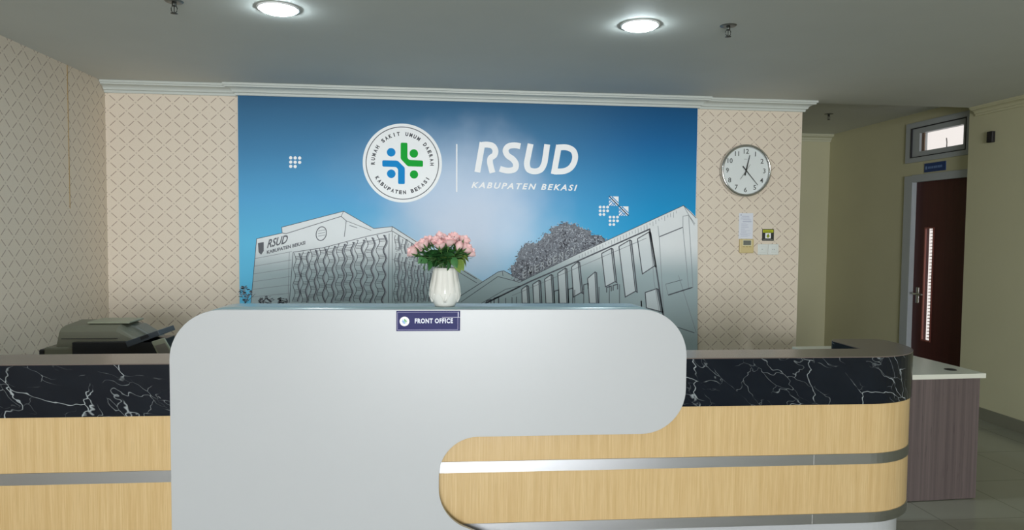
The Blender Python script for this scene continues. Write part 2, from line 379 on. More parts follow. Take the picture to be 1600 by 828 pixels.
# ------------------------------------------------------------------ mural
MY = D-P
def mp(x, y, k=1):                       # a point of the printed design on the mural plane
    return atY(x, y, MY-.0004*k)
X0, X1 = -1.494, 1.984
def m_sky():
    m = mat('mural_sky_print', rough=.6, spec=.2); t = NT(m); x, y, z, vec = t.xyz()
    v = t.ramp(t.m_('DIVIDE', t.m_('SUBTRACT', z, .9), 1.6), [(.0, lin(100,196,236)), (.30, lin(104,196,236)), (.52, lin(92,172,222)), (.74, lin(74,138,184)), (.98, lin(54,102,140))])
    vr = t.ramp(t.m_('DIVIDE', t.m_('SUBTRACT', z, .9), 1.6), [(.0, lin(60,180,232)), (.35, lin(26,168,228)), (.6, lin(32,142,202)), (.8, lin(24,108,168)), (.98, lin(18,82,130))])
    c = t.mix(t.smooth(x, .35, 1.5), v, vr)
    n, _ = t.noise(vec, 2.2, 3)
    # pale cloud printed in the middle
    def blob(cx, cz, rx, rz):
        dx = t.m_('DIVIDE', t.m_('SUBTRACT', x, cx), rx); dz = t.m_('DIVIDE', t.m_('SUBTRACT', z, cz), rz)
        d = t.m_('SQRT', t.m_('ADD', t.m_('MULTIPLY', dx, dx), t.m_('MULTIPLY', dz, dz)))
        return t.m_('SUBTRACT', 1, t.smooth(t.m_('ADD', d, t.m_('MULTIPLY', t.m_('SUBTRACT', n, .5), .5)), .1, 1.0))
    c = t.mix(t.m_('MULTIPLY', blob(-.06, 1.58, .90, .90), .95), c, lin(222, 232, 250))
    c = t.mix(t.m_('MULTIPLY', blob(-.3, 1.95, 1.0, .45), .28), c, lin(180, 205, 230))
    t.color(c); return m
mural = thing('mural_panel', 'large blue printed wall mural with white lettering and sketched hospital buildings, behind the counter', 'mural', (.245, MY, 0))
MB().box(X0, MY, 0, X1, D-.001, HC-.07).obj('board', m_sky(), mural)
MB().box(X1, MY+.001, .0, X1+.004, D, HC-.08).obj('edge_strip', mat('white_edge', lin(222,224,226), .4), mural)
def m_sketch(name, top, bot, z0=.95, z1=1.55):
    m = mat(name, rough=.6, spec=.2); t = NT(m); x, y, z, vec = t.xyz(); n, _ = t.noise(vec, 9, 4)
    f = t.smooth(z, z0, z1); c = t.mix(f, bot, top); t.color(t.mix(t.m_('MULTIPLY', n, .10), c, lin(150, 156, 158))); return m
M_BLD = m_sketch('mural_building_print', lin(238, 242, 244), lin(166, 184, 188), 1.14, 1.42)
M_LINE = mat('mural_pencil_line', lin(72, 76, 86), .5); M_LINE2 = mat('mural_faint_line', lin(138, 144, 152), .5)
def poly(mb, pts, k=1): q = [mp(x, y, k) for x, y in pts]; return mb.add(q, [tuple(range(len(q)))])
def line(mb, pts, wd=1.0, k=3):
    L, R = stroke2d(pts, wd); n = len(L)
    return mb.add([mp(v.x, v.y, k) for v in L]+[mp(v.x, v.y, k) for v in R], [(i, i+1, n+i+1, n+i) for i in range(n-1)])
BT = 688    # the drawing goes on down behind the counter
b = MB()
poly(b, [(401,373),(441,364),(440,355),(537,330),(584,357),(613,354),(700,405),(755,440),(758,BT),(385,BT),(392,473),(395,440)], 1)
b.obj('left_building_drawing', M_BLD, mural)
b = MB(); poly(b, [(690,500),(717,464),(778,425),(787,423),(815,438),(860,460),(860,BT),(690,BT)], 1.5)
b.obj('small_gable_drawing', M_BLD, mural)
# tree
t_ = MB(); cen = [(868,392,34,30),(838,405,30,26),(905,385,30,28),(885,366,26,18),(820,425,24,16),(930,380,18,12),(850,425,40,22),(890,410,40,26)]
for (cx, cy, rx, ry) in cen:
    pts = []
    for i in range(40):
        a = 2*PI*i/40; q = 1+random.uniform(-.14, .12); pts.append((cx+rx*q*math.cos(a), cy+ry*q*math.sin(a)))
    for i in range(40): t_.add([mp(cx, cy, 1+.05*cen.index((cx,cy,rx,ry))), mp(*pts[i], 1+.05*cen.index((cx,cy,rx,ry))), mp(*pts[(i+1) % 40], 1+.05*cen.index((cx,cy,rx,ry)))], [(0,1,2)])
tree = t_.obj('tree_drawing', mat('mural_tree_grey', lin(112, 118, 128), .5), mural)
lt = [MB(), MB()]
for i in range(2300):
    cx, cy, rx, ry = random.choice(cen); a = random.uniform(0, 2*PI); q = math.sqrt(random.random())*1.12
    x, y = cx+rx*q*math.cos(a), cy+ry*q*math.sin(a); an = random.uniform(0, PI); l = random.uniform(1.0, 2.6); ww = random.uniform(.35, .8)
    k = 2+(i % 2)*.3; u = Vector((math.cos(an), math.sin(an))); v = Vector((-u.y, u.x)); c_ = Vector((x, y))
    kk = 0 if random.random() < .6 else 1
    lt[kk].add([mp(*(c_+u*l), k), mp(*(c_+v*ww), k), mp(*(c_-u*l), k), mp(*(c_-v*ww), k)], [(0,1,2,3)])
lt[0].obj('dark_leaf_strokes', mat('mural_tree_dark', lin(70, 72, 84), .5), mural)['kind'] = 'stuff'
lt[1].obj('pale_leaf_strokes', mat('mural_tree_pale', lin(184, 190, 200), .5), mural)['kind'] = 'stuff'
b = MB(); poly(b, [(760,473),(812,441),(900,398),(1068,321),(1079,330),(1090,342),(1090,BT),(740,BT),(735,490)], 3.2)
b.obj('right_building_drawing', M_BLD, mural)
K = 4.4
ln = MB(); l2 = MB()
# left building outlines
for pts, wd in [([(392,473),(395,440),(401,373),(441,364),(440,355),(537,330),(584,357),(613,354),(612,361),(570,370),(505,387),(458,394),(452,473)],.9),
                ([(441,364),(447,365),(533,338),(541,345),(538,370)],.9), ([(537,330),(533,338)],.7), ([(541,345),(580,360)],.7),
                ([(613,354),(660,384),(700,408),(745,436)],1.1), ([(613,361),(700,415),(745,442)],.9), ([(608,365),(607,473)],.9), ([(613,361),(613,473)],.7)]:
    line(ln, pts, wd, K)
for i in range(6): line(l2, [(398-i*.8, 404+i*12), (456-i*.7, 393+i*13)], .7, K)
line(l2, [(546,352),(558,356)], 1.2, K); line(l2, [(452,394),(450,473)], .8, K)
line(ln, [(502+8*math.cos(a*PI/10)+1.2*math.sin(a*PI/10), 365-10.8*math.sin(a*PI/10)) for a in range(21)], 1.3, K)
for dy in (-5, -1, 3): line(l2, [(497,366+dy),(508,364+dy)], .8, K)
# wavy facade screens
def screen(xt, yt, yb, w, side=1, wd=1.2):
    n = max(2, int((yb-yt)/14)); y = yt; L = [(xt, yt)]; R = [(xt+w, yt)]
    ph = random.random(); hh = 26.0
    yy = yt
    while yy < yb:
        f = ((yy-yt)/hh+ph) % 1; o = (2.3*math.sin(2*PI*f))*w/9
        L.append((xt+o-(yy-yt)*.03, yy)); R.append((xt+w+o*.9-(yy-yt)*.03, yy)); yy += 4.4
    line(ln, L, wd*.9, K); line(ln, R, wd*1.6, K+.3); line(l2, [(x+1.9, y+.5) for x, y in R], 1.2, K)
    k = 0; yy = yt+10-6*ph
    while yy < yb-4:
        o = 2.3*math.sin(2*PI*(((yy-yt)/hh+ph) % 1))*w/9-(yy-yt)*.03
        for q in (0, 2.4, 4.8): line(ln, [(xt+o, yy+q), (xt+w+o, yy+q-.8)], .6, K)
        yy += hh/2
xs = [461,473,486,499,513,528,541,557,573,591]; 
for i, x in enumerate(xs): screen(x, 394-(x-458)*.218+3, 474, 7.5+i*.35, 1, .9+.05*(i < 3)+i*.03)
for i in range(11):
    x = 618+i*10.5-i*i*.12; 
    for seg in (0, 1):
        y0 = 368+(x-618)*.63+seg*28; y1 = y0+24
        if seg and y0 < 440: y1 = 474
        screen(x, y0, min(y1, 474), 5.5-i*.15, 1, .9)
line(l2, [(605,372),(470,397)], .8, K); line(l2, [(612,405),(655,418),(700,432)], .8, K)
# dark ground scribbles, shrubs
for (cx, cy, rx, ry) in [(383,458,10,12),(416,470,12,7),(441,471,9,6)]:
    for i in range(60):
        a = random.uniform(0, 2*PI); q = math.sqrt(random.random()); x, y = cx+rx*q*math.cos(a), cy+ry*q*math.sin(a)
        if x < 373: continue
        line(ln if i % 3 else l2, [(x-1.5, y), (x+1.5, y+random.uniform(-1.5, 1.5))], 1.2, K-.5)
for i in range(8): line(ln, [(383, 474), (378+i*3.0, 462-(i % 3)*3)], .5, K)
# gable
for pts, wd in [([(717,464),(778,425),(787,423),(815,438)],1.0), ([(720,472),(778,432),(812,441)],.9), ([(760,474),(812,448)],1.0), ([(745,478),(790,452),(815,446)],.7),
                ([(785,424),(786,431)],.8)]: line(ln, pts, wd, K)
# right building
for pts, wd in [([(812,441),(900,398),(1068,321),(1088,341)],.9), ([(758,474),(830,439),(900,409),(1015,358),(1024,410),(1033,470),(1040,520)],2.2),
                ([(1068,321),(1085,352)],.6), ([(1030,370),(1067,355)],1.4), ([(1044,461),(1082,449)],1.8), ([(1040,444),(1066,437)],.8)]: line(ln, pts, wd, K)
for pts in [[(1015,358),(1022,440),(1036,520)], [(1028,353),(1030,370),(1036,470),(1040,520)], [(1067,338),(1067,355),(1076,450)], [(1067,338),(1076,336),(1086,350)],
            [(1076,336),(1083,450)], [(1040,444),(1044,461)], [(800,462),(1010,372)]]: line(l2, pts, .8, K)
for i in range(34):
    x = 905+i*4.6; y = 398-(x-900)*.458; 
    if x < 1062: line(l2, [(x, y+3), (x+.4, y+3+random.uniform(3, 9))], .6, K)
fins = [[(996,373),(1014,362.5),(1022.5,415.6),(1003.7,428)], [(967,385),(984,375),(993,455),(977,464)], [(940,396),(955,388),(961,440),(946,448)],
        [(893,417),(903,409),(908,457),(896,464)], [(918,435),(929.5,425),(932,474),(921,474)], [(1008,457),(1026,451),(1033,487),(1010,481)],
        [(815,452),(823,446),(825,474),(816,474)], [(832.5,444),(842,438),(844,474),(834,474)], [(851,436),(861,429),(864,474),(853,474)], [(871.5,427),(883,419),(886,474),(874,474)]]
ff = MB()
for q in fins:
    poly(ff, q, 3.8); line(ln, q+[q[0]], 1.5, K)
    r = [(x+2.6, y+1.3) for x, y in q]; line(ln, [q[1], r[1], r[2], q[2]], 1.9, K)
ff.obj('facade_fin_drawing', m_sketch('mural_fin_print', lin(238,242,244), lin(206,216,220), 1.1, 1.6), mural)
for x in (790,800,807,888,898,912,936,952,968): line(ln, [(x, 474), (x, 474-(x-770)*.12-6)], 1.1, K)
for x, y in ((866,455),(888,452),(948,449),(958,446),(912,445),(760,470),(772,466)): line(ln, [(x,474 if x<900 else y+8),(x,y),(x+7,y-2),(x+7,474 if x<900 else y+6)], 1.5, K)
for i in range(10): line(l2, [(1001+i*.2, 470), (1004, 505)], .5, K)
line(l2, [(1060,430),(1088,520)], .8, K); line(ln, [(1040,505),(1085,520)], 1, K)
ln.obj('pencil_lines', M_LINE, mural); l2.obj('faint_pencil_lines', M_LINE2, mural)
# lettering inside the drawing
ux = lambda a, b: (mp(*b)-mp(*a))
tx = MB(); tw = MB()
o_ = mp(417, 388, 5); text3d(tx, 'RSUD', o_, ux((417,388),(448,380)), (0.1,0,1), .064, (ux((417,388),(449,380))).length, .02, .25)
o_ = mp(417, 397, 5); text3d(tx, 'KABUPATEN BEKASI', o_, ux((417,397),(476,382)), (0,0,1), .026, (ux((417,397),(477,382))).length, .03)
for k, ch in enumerate('EMERGENCY'):
    a = (817+k*9.6, 436-k*4.7); text3d(tx, ch, mp(*a, 5), ux(a, (a[0]+8, a[1]-3.4)), (0,0,1), .058, .038, .05); a = (a[0]-.7, a[1]-.5); text3d(tw, ch, mp(*a, 6), ux(a, (a[0]+8, a[1]-3.4)), (0,0,1), .054, .034, .01)
poly(tx, [(403,380),(412,378),(412,392),(408,398),(404,394)], 4.6)
tx.obj('sketched_lettering', mat('sketch_letter_ink', lin(84, 88, 96), .5), mural)
tw.obj('pale_sketched_lettering', mat('pale_letter', lin(168, 174, 180), .5), mural)
# white headline letters
S = lambda pts: [(720+x/8, 210+y/8) for x, y in pts]
hl = MB(); hk = [5]
def bold(pts, wd=9.2, sm=True):
    q = catmull([Vector((*p, 0)) for p in S(pts)], 6) if sm else S(pts); hk[0] += .5; line(hl, q, wd, hk[0])
bold([(272,98),(207,472)], 9.2, False)
bold([(265,130),(340,128),(400,146),(432,200),(420,258),(372,296),(365,350),(380,420),(396,480)])
bold([(745,148),(672,136),(595,150),(560,200),(585,262),(650,310),(688,368),(676,430),(612,452),(545,447),(488,428)])
bold([(873,118),(838,290),(826,370),(850,440),(925,462),(1000,438),(1040,370),(1055,300),(1080,124)])
bold([(1228,132),(1162,496)], 9.2, False)
bold([(1215,163),(1320,162),(1400,198),(1429,268),(1415,350),(1368,420),(1290,458),(1165,464)])
hl.obj('headline_lettering', M_WPRINT, mural)
sb = MB(); a, z_ = (736.5, 293.8), (902, 298.3)
text3d(sb, 'KABUPATEN BEKASI', mp(*a, 5), ux(a, z_), (0,0,1), .0475, ux(a, z_).length, .03, .3, 1.35)
sb.obj('small_lettering', M_WPRINT, mural)
dv = MB(); line(dv, [(713.6,225),(713.6,300)], 2.0, 5); dv.obj('divider_line', M_WPRINT, mural)
ic = MB()
def dot(mb, x, y, r, k=5, n=14): poly(mb, [(x+r*math.cos(2*PI*i/n), y+r*math.sin(2*PI*i/n)) for i in range(n)], k)
for j in range(3):
    for i in range(3):
        if not (i == 2 and j == 2): dot(ic, 454.2+i*7, 246.5+j*6.7+i*.2, 2.6)
ic.obj('dot_icon', M_WPRINT, mural)
ic = MB(); hx = MB()
for (cx, cy) in ((943.6, 329.3), (959, 345)):
    for j in range(3):
        for i in range(3):
            if not (i == 2 and j == 2): dot(ic, cx-5.8+i*5.8, cy-5.8+j*5.8, 2.2)
for (cx, cy) in ((959, 314), (974.5, 329.5)):
    poly(ic, [(cx-7.5,cy-7.3),(cx+7.5,cy-7.1),(cx+7.5,cy+7.5),(cx-7.5,cy+7.3)], 5)
    for q in (-4.0, 0, 4.0, 8.0): line(hx, [(max(cx-7.5, cx-11+q), cy-7.3 if q > 2 else cy-7.3+(3.5-q if q < 3.5 else 0)), (cx+7.5, cy+11.3-q if q > 3.6 else cy+7.5)] if q > 3 else [(cx-7.5+max(0, q), cy-7.5+max(0, -q)), (cx+7.5-max(0, -q), cy+7.5-max(0, q))], 1.5, 6)
    for q in (3.5, 7.8): line(hx, [(cx-7.5, cy+7.8-q), (cx-7.5+q*.5+2.0, cy+7.8-q-q*.5-2.0)], 1.3, 6.5)
    for q in (2.0, 5.6): line(hx, [(cx-8+q, cy+8), (cx-3.0+q, cy+3.0)], 1.3, 6.5)
hx.obj('cross_icon_hatching', mat('icon_blue', lin(34, 150, 214), .6), mural)
ic.obj('cross_icon', M_WPRINT, mural)
# round emblem
def emblem(parent, C, R, ux_, uz_, nrm, txt=True):
    """round badge at C with radius R; returns nothing, adds parts to parent"""
    def q(x, y, k): return C+ux_*(x*R)+uz_*(y*R)+nrm*(.0004*k)
    def disc(mb, x, y, r, k, n=48): mb.add([q(x+r*math.cos(2*PI*i/n), y+r*math.sin(2*PI*i/n), k) for i in range(n)], [tuple(range(n))])
    d = MB(); n = 96
    vs = [q(math.cos(2*PI*i/n), math.sin(2*PI*i/n), 0) for i in range(n)]+[q(math.cos(2*PI*i/n), math.sin(2*PI*i/n), 6 if txt else 1) for i in range(n)]
    d.add(vs, [tuple(range(n, 2*n))]); d.add(vs, [(i, (i+1) % n, n+(i+1) % n, n+i) for i in range(n)])
    k0 = 7 if txt else 2
    badge = d.obj('emblem_disc', mat('emblem_white', lin(242, 244, 245), .4), parent)
    g_, b_ = MB(), MB()
    cv = lambda p: ((p[0]-434)/390, -(p[1]-425)/390)
    def rp(mb, pts, r=14):
        out = []; pts = [Vector(p) for p in pts]; N = len(pts)
        for i, p in enumerate(pts):
            a_, c_ = pts[i-1], pts[(i+1) % N]; da = (a_-p); dc = (c_-p); rr = min(r, da.length*.4, dc.length*.4)
            A = p+da.normalized()*rr; Cc = p+dc.normalized()*rr
            for t in (0, .33, .67, 1): out.append((1-t)**2*A+2*t*(1-t)*p+t*t*Cc)
        mb.add([q(*cv(p), k0) for p in out], [tuple(range(len(out)))])
    rp(b_, [(235,400),(385,400),(457,470),(457,632),(390,632),(390,487),(372,465),(235,462)])
    rp(g_, [(415,223),(482,223),(482,372),(500,392),(636,395),(636,457),(485,455),(415,383)])
    disc(b_, *cv((322,320)), .108, k0, 24); disc(b_, *cv((323,532)), .108, k0, 24)
    disc(g_, *cv((545,327)), .108, k0, 24); disc(g_, *cv((547,535)), .105, k0, 24)
    b_.obj('blue_symbol', mat('emblem_blue', lin(0, 142, 214), .6, spec=.2), badge); g_.obj('green_symbol', mat('emblem_green', lin(0, 172, 52), .6, spec=.2), badge)
    if not txt: return
    r_ = MB()
    N = 96; r0, r1 = .905, .925
    vs = [q(r0*math.cos(2*PI*i/N), r0*math.sin(2*PI*i/N), k0) for i in range(N)]+[q(r1*math.cos(2*PI*i/N), r1*math.sin(2*PI*i/N), k0) for i in range(N)]
    r_.add(vs, [(i, (i+1) % N, N+(i+1) % N, N+i) for i in range(N)])
    def letters(s, a0, a1, r, inward):
        for i, ch in enumerate(s):
            if ch == ' ': continue
            a = math.radians(a0+(a1-a0)*i/(len(s)-1)); c0 = Vector((math.cos(a), math.sin(a)))
            upv = c0 if not inward else -c0; rv = Vector((upv.y, -upv.x))
            base = c0*r-upv*.045
            text3d(r_, ch, q(base.x, base.y, k0), ux_*rv.x+uz_*rv.y, ux_*upv.x+uz_*upv.y, .098*R, None if ch == 'I' else .074*R, .05, align='CENTER')
    letters('RUMAH SAKIT UMUM DAERAH', 181, -1, .74, False)
    letters('KABUPATEN BEKASI', 211, 329, .745, True)
    r_.obj('ring_lettering', M_INK, badge)
emblem(mural, Vector((-.300, MY, 2.0015)), .295, Vector((1,0,0)), Vector((0,0,1)), Vector((0,-1,0)))

# ------------------------------------------------------------------ reception counter
CA = .0127
def cy(x, cdist): return (cdist-math.sin(CA)*x)/math.cos(CA)
CL, CR, CP = 2.8412, 2.8747, 2.825
ctr = thing('reception_counter', 'long reception counter with raised white rounded panel, black marble band and maple laminate', 'counter', (.2, 2.95, 0))
HT, HM, HB, Hb, HC2, HP = .950, .738, .5144, .4669, .2462, .200
# white front panel outline (x, z)
pan = [(-1.077,0.0)]+[(-1.077,.97)]
def bez(p0, p1, p2, n=10): return [tuple((1-t)**2*a+2*t*(1-t)*b+t*t*c for a, b, c in zip(p0, p1, p2)) for t in [i/n for i in range(1, n+1)]]
rr = .20
pan = [(-1.077, 0), (-1.077, 1.166-rr)]+arc(-1.077+rr, 1.166-rr, rr, 180, 90, 14)[1:]
pan += [(1.033-rr, 1.166)]+arc(1.033-rr, 1.166-rr, rr, 90, 0, 14)[1:]+[(1.033, .636+.19)]+arc(1.033-.19, .636+.19, .19, 0, -90, 14)[1:]
pan += [(.15, .636)]+arc(.15, .636-.16, .16, 90, 180, 12)[1:]+[(-.01, .42)]+arc(.17, .42, .18, 180, 252, 10)[1:]
zend = pan[-1][1]; pan += [(.20, HP+.006), (.9, HP-.004), (.9, 0)] if False else [(pan[-1][0]+.10, pan[-1][1]-.045), (pan[-1][0]+.10, 0)]
off = MB(); off.wallslab(pan, 0, .018)
for v in off.v: v.y += cy(v.x, CP)
off.obj('front_panel', M_WHITE, ctr, bevel=.0015, seg=2)
bodyp = [(-1.077, .955), (-1.077, 1.166-rr)]+arc(-1.077+rr, 1.166-rr, rr, 180, 90, 14)[1:]+[(1.033-rr, 1.166)]+arc(1.033-rr, 1.166-rr, rr, 90, 0, 14)[1:]+[(1.033, .955)]
bb = MB(); bb.wallslab([(x, z-.0008) for x, z in bodyp], .019, .262, True)
for v in bb.v: v.y += cy(v.x, CP)
bb.obj('raised_top', M_TOPW, ctr)
# straight left run and curved right run share a plan function
def planR(o, x0=-.12):
    r = .36-o; X = 2.265-o; yb = 3.352-o; xi = 1.975+o; yi = 3.06-o
    yf = cy(X-r, CR)+o
    out = [(x0, cy(x0, CR)+o)]+[(x, y) for x, y in arc(X-r, yf+r, r, -90, 0, 18)]+arc(X-.07, yb-.07, .07, 0, 90, 5)+arc(xi+.06, yb-.06, .06, 90, 180, 5)+[(xi, yi)]+[(x0, yi)]
    return out
def planL(o): return [(XL+.01, cy(XL, CL)+o), (-1.0775, cy(-1.0775, CL)+o), (-1.0775, 3.09-o), (XL+.01, 3.09-o)]
def run(pl, tagw, x0=None):
    MB().slab(pl(0), HT-.004, HT).obj('counter_top', M_TOP, ctr)
    MB().slab(pl(.0), HM, HT-.0045, False).obj('marble_band', M_MARBLE, ctr)
    MB().slab(pl(.007), HB, HM-.0005).obj('wood_panel', M_WOOD, ctr)
    MB().slab(pl(.004), Hb, HB-.0005).obj('steel_strip', M_STEEL, ctr)
    MB().slab(pl(.007), HC2, Hb-.0005).obj('wood_panel', M_WOOD, ctr)
    MB().slab(pl(.004), HP, HC2-.0005).obj('steel_strip', M_STEEL, ctr)
    MB().slab(pl(.045), 0.0, HP-.0005).obj('plinth', M_WHITE, ctr)
run(planL, 0)
run(lambda o: planR(o, .55 if False else -.1), 0)
def smooth_side(o):
    pass
for k, (a, b_) in enumerate(((Hb, HB), (HP, HC2))):
    MB().box(1.640, cy(1.64, CR)+.0035, a+.001, 1.6415, cy(1.64, CR)+.006, b_-.001).obj('strip_joint', mat('joint', lin(225,225,225), .4), ctr)

# sign on the front panel
sy = cy(-.055, CP)
sg = thing('desk_sign', 'dark blue FRONT OFFICE sign plate fixed on the white panel below the vase', 'sign', (-.055, sy, 1.12))
sl_ = MB().box(-.185, sy-.004, 1.079, .074, sy, 1.1615); pl_ = sl_.obj('plate', mat('navy_acrylic', lin(32, 34, 96), .35, spec=.1), sg, bevel=.001)
bo = MB()
for a in ((-.181,1.0835,.0655,1.0848),(-.181,1.1555,.0655,1.1568),(-.181,1.0835,-.1797,1.1568),(.0642,1.0835,.0655,1.1568)): bo.box(a[0], sy-.0046, a[1], a[2], sy-.004, a[3])
bo.obj('border_line', mat('sign_line', lin(178,176,214), .4), pl_)
tt = MB(); text3d(tt, 'FRONT OFFICE', (-.1105, sy-.0047, 1.1105), (1,0,0), (0,0,1), .0205, .155, .038, 0, 1.15); tt.obj('lettering', mat('sign_white', lin(222,226,240), .4), pl_)
emblem(sg, Vector((-.152, sy-.0042, 1.119)), .0195, Vector((1,0,0)), Vector((0,0,1)), Vector((0,-1,0)), False)
tp = MB().box(.0, sy-.0054, 1.1345, .0735, sy-.0048, 1.136).box(.0655, sy-.0054, 1.133, .0675, sy-.0048, 1.1585)
tp.obj('tape_edge_reflection', mat('tape_reflection_pale', lin(200, 200, 222), .15), sg)  # pale strips paint the reflections along the clear tape's edges

# ------------------------------------------------------------------ vase with roses
VX, VY, VZ = .012, 2.975, 1.1658
vs = thing('flower_vase', 'white glazed ceramic vase with folded facets on top of the raised counter', 'vase', (VX, VY, VZ))
prf = [(0,0),(.040,0),(.0445,.003),(.050,.016),(.060,.032),(.0665,.046),(.0685,.060),(.0665,.080),(.0620,.102),(.0565,.128),(.0525,.150),(.0510,.166),(.0485,.166),(.0500,.150),(.054,.128),(.060,.10),(.064,.07),(.052,.03),(0,.02)]
def flute(r, z, a):
    if r < .03: return r
    k = 12; ph = (a*k/(2*PI)) % 1; tri = abs(ph-.5)*2
    amp = .06*min(1, max(0, (z-.035)/.05))*(1 if z < .14 else max(.3, 1-(z-.14)/.04))
    low = .05*math.sin(a*6+z*90)*math.exp(-((z-.032)/.02)**2)
    return r*(1-amp*(1-tri)**1.5+low*.6)
MB().lathe([(r, z) for r, z in prf], (VX, VY, VZ), 144, True, 'z', flute).obj('body', M_CERAM, vs)
rl = MB()
for k in range(6):
    a = -PI/2+.0+k*PI/3
    for s in (-1, 0, 1):
        pts = []
        for i in range(5):
            t = i/4; aa = a+s*(.05+.30*t)*(1); z = .020+.040*t; r = .0495+.018*math.sin(min(1, z/.055)*PI/2)+.0012
            pts.append((VX+r*math.cos(aa), VY+r*math.sin(aa), VZ+z))
        rl.tube(pts, .0022, 6, True, .0008)
rl.obj('leaf_relief', M_CERAM, vs)

def m_pet():
    m = mat('pink_petal', rough=.55); t = NT(m); x, y, z, vec = t.xyz(); n, _ = t.noise(vec, 40, 2)
    t.color(t.mix(n, lin(248, 192, 196), lin(252, 222, 216))); t.b.inputs['Subsurface Weight'].default_value = .1; return m
M_PET = m_pet(); M_PETW = mat('pale_petal', lin(248, 214, 208), .55); M_STEM = mat('green_stem', lin(70, 108, 52), .5)
def m_leaf(n, a, b): 
    m = mat(n, rough=.42); t = NT(m); x, y, z, vec = t.xyz(); f, _ = t.noise(vec, 60, 2); t.color(t.mix(f, a, b)); return m
M_LEAF = m_leaf('dark_leaf', lin(44, 98, 54), lin(74, 130, 70)); M_LEAFY = m_leaf('yellow_green_leaf', lin(104, 134, 60), lin(134, 158, 80))
def bloom_mesh(r, h, openness):
    mb = MB()
    for lay in range(5):
        n = 3+(lay > 1)+(lay > 3); R = r*(.22+.18*lay); hh = h*(1.0-.05*lay)
        for k in range(n):
            a0 = 2*PI*k/n+lay*1.1; wd = 2*PI/n*.62; vs_ = []; N = 6; Mm = 6
            for i in range(N+1):
                v = i/N
                for j in range(Mm+1):
                    u = j/Mm*2-1; e = 1-.14*u*u*v
                    rad = R*(math.sin(min(1, v*1.5)*PI/2)*.95+.05)*(1+openness*.25*lay/4*max(0, v-.55)*2.2)
                    if lay < 2: rad *= (1-.35*v)
                    aa = a0+u*wd*(.55+.45*math.sin(v*PI*.75)); zz = hh*v*e
                    if lay >= 3 and v > .8: zz -= h*.06*(v-.8)*5; rad += r*.10*openness*(v-.8)*5
                    vs_.append((rad*math.cos(aa), rad*math.sin(aa), zz))
            mb.add(vs_, [(i*(Mm+1)+j, i*(Mm+1)+j+1, (i+1)*(Mm+1)+j+1, (i+1)*(Mm+1)+j) for i in range(N) for j in range(Mm)], True)
    me = bpy.data.meshes.new('blossom'); me.from_pydata([v[:] for v in mb.v], [], mb.f)
    for p in me.polygons: p.use_smooth = True
    me.materials.append(M_PET); return me
def sepal_mesh(r, h):
    mb = MB()
    mb.lathe([(0,-.012),(r*.22,-.010),(r*.3,-.003),(r*.2,.002)], (0,0,0), 12)
    for k in range(5):
        a = 2*PI*k/5; ca, sa = math.cos(a), math.sin(a); q = []
        for t, wq, rd, zz in ((0,.004,r*.25,-.004),(.4,.0045,r*.85,.004),(.75,.003,r*1.08,h*.35),(1,.0004,r*1.2,h*.55)):
            for s in (-1, 1): q.append((rd*ca-s*wq*sa, rd*sa+s*wq*ca, zz))
        mb.add(q, [(0,1,3,2),(2,3,5,4),(4,5,7,6)], True)
    me = bpy.data.meshes.new('sepals'); me.from_pydata([v[:] for v in mb.v], [], mb.f); me.materials.append(M_STEM); return me
def leaf_mesh(m, L=.05, W=.034):
    mb = MB(); vs_ = []; N = 8
    for i in range(N+1):
        t = i/N; wq = W/2*math.sin(PI*min(1, t**.75))**.8 if 0 < t < 1 else .0006; bend = -L*.22*t*t
        for u in (-1, -.5, 0, .5, 1): vs_.append((t*L, u*wq, bend+abs(u)*wq*.28-abs(u)**3*wq*.1))
    mb.add(vs_, [(i*5+j, i*5+j+1, (i+1)*5+j+1, (i+1)*5+j) for i in range(N) for j in range(4)], True)
    me = bpy.data.meshes.new('leaf'); me.from_pydata([v[:] for v in mb.v], [], mb.f)
    for p in me.polygons: p.use_smooth = True
    me.materials.append(m); return me
BL = [(bloom_mesh(.0245, .050, .7), sepal_mesh(.0245, .050)), (bloom_mesh(.033, .052, 1.0), sepal_mesh(.026, .046)), (bloom_mesh(.017, .048, .15), sepal_mesh(.014, .042))]
LF = [leaf_mesh(M_LEAF), leaf_mesh(M_LEAFY), leaf_mesh(M_LEAF, .04, .03)]
# (photo x, y of the blossom's middle, depth, kind, label)
roses = [(645,393,.00,0,'pale pink rose hanging lowest at the far left of the bouquet'),
 (655,386,.02,0,'pink rose second from the left edge of the bouquet'),
 (662,381,-.02,0,'pink rose at the upper left, third from the left edge of the bouquet'),
 (667.5,377,.03,0,'pink rose at the upper left behind the third rose from the left'),
 (673,375.5,.01,2,'slim pink rosebud at the upper left of the bouquet'),
 (681.5,377,-.02,0,'pink rose left of the centre with pale outer petals'),
 (687,369,.02,2,'topmost slim pink rosebud standing above the left of centre'),
 (687.5,382,-.05,0,'pink rose low in front, just left of the biggest bloom'),
 (694,373,.03,2,'pale rosebud behind the left side of the biggest bloom'),
 (701,377.5,-.03,1,'biggest pink rose, fully open at the centre of the bouquet'),
 (709,371,.02,0,'pink rose at the top, right of the biggest bloom'),
 (714,376,.05,0,'pale rose at the back between the top right blooms'),
 (717,384,-.04,2,'deep pink rosebud low in front, right of the biggest bloom'),
 (725.5,376,.01,0,'pink rose at the upper right corner of the bouquet'),
 (729,388,-.01,0,'pale pink rose at the right side, above the lowest right bloom'),
 (734,394,.02,0,'pale pink rose hanging lowest at the far right of the bouquet')]
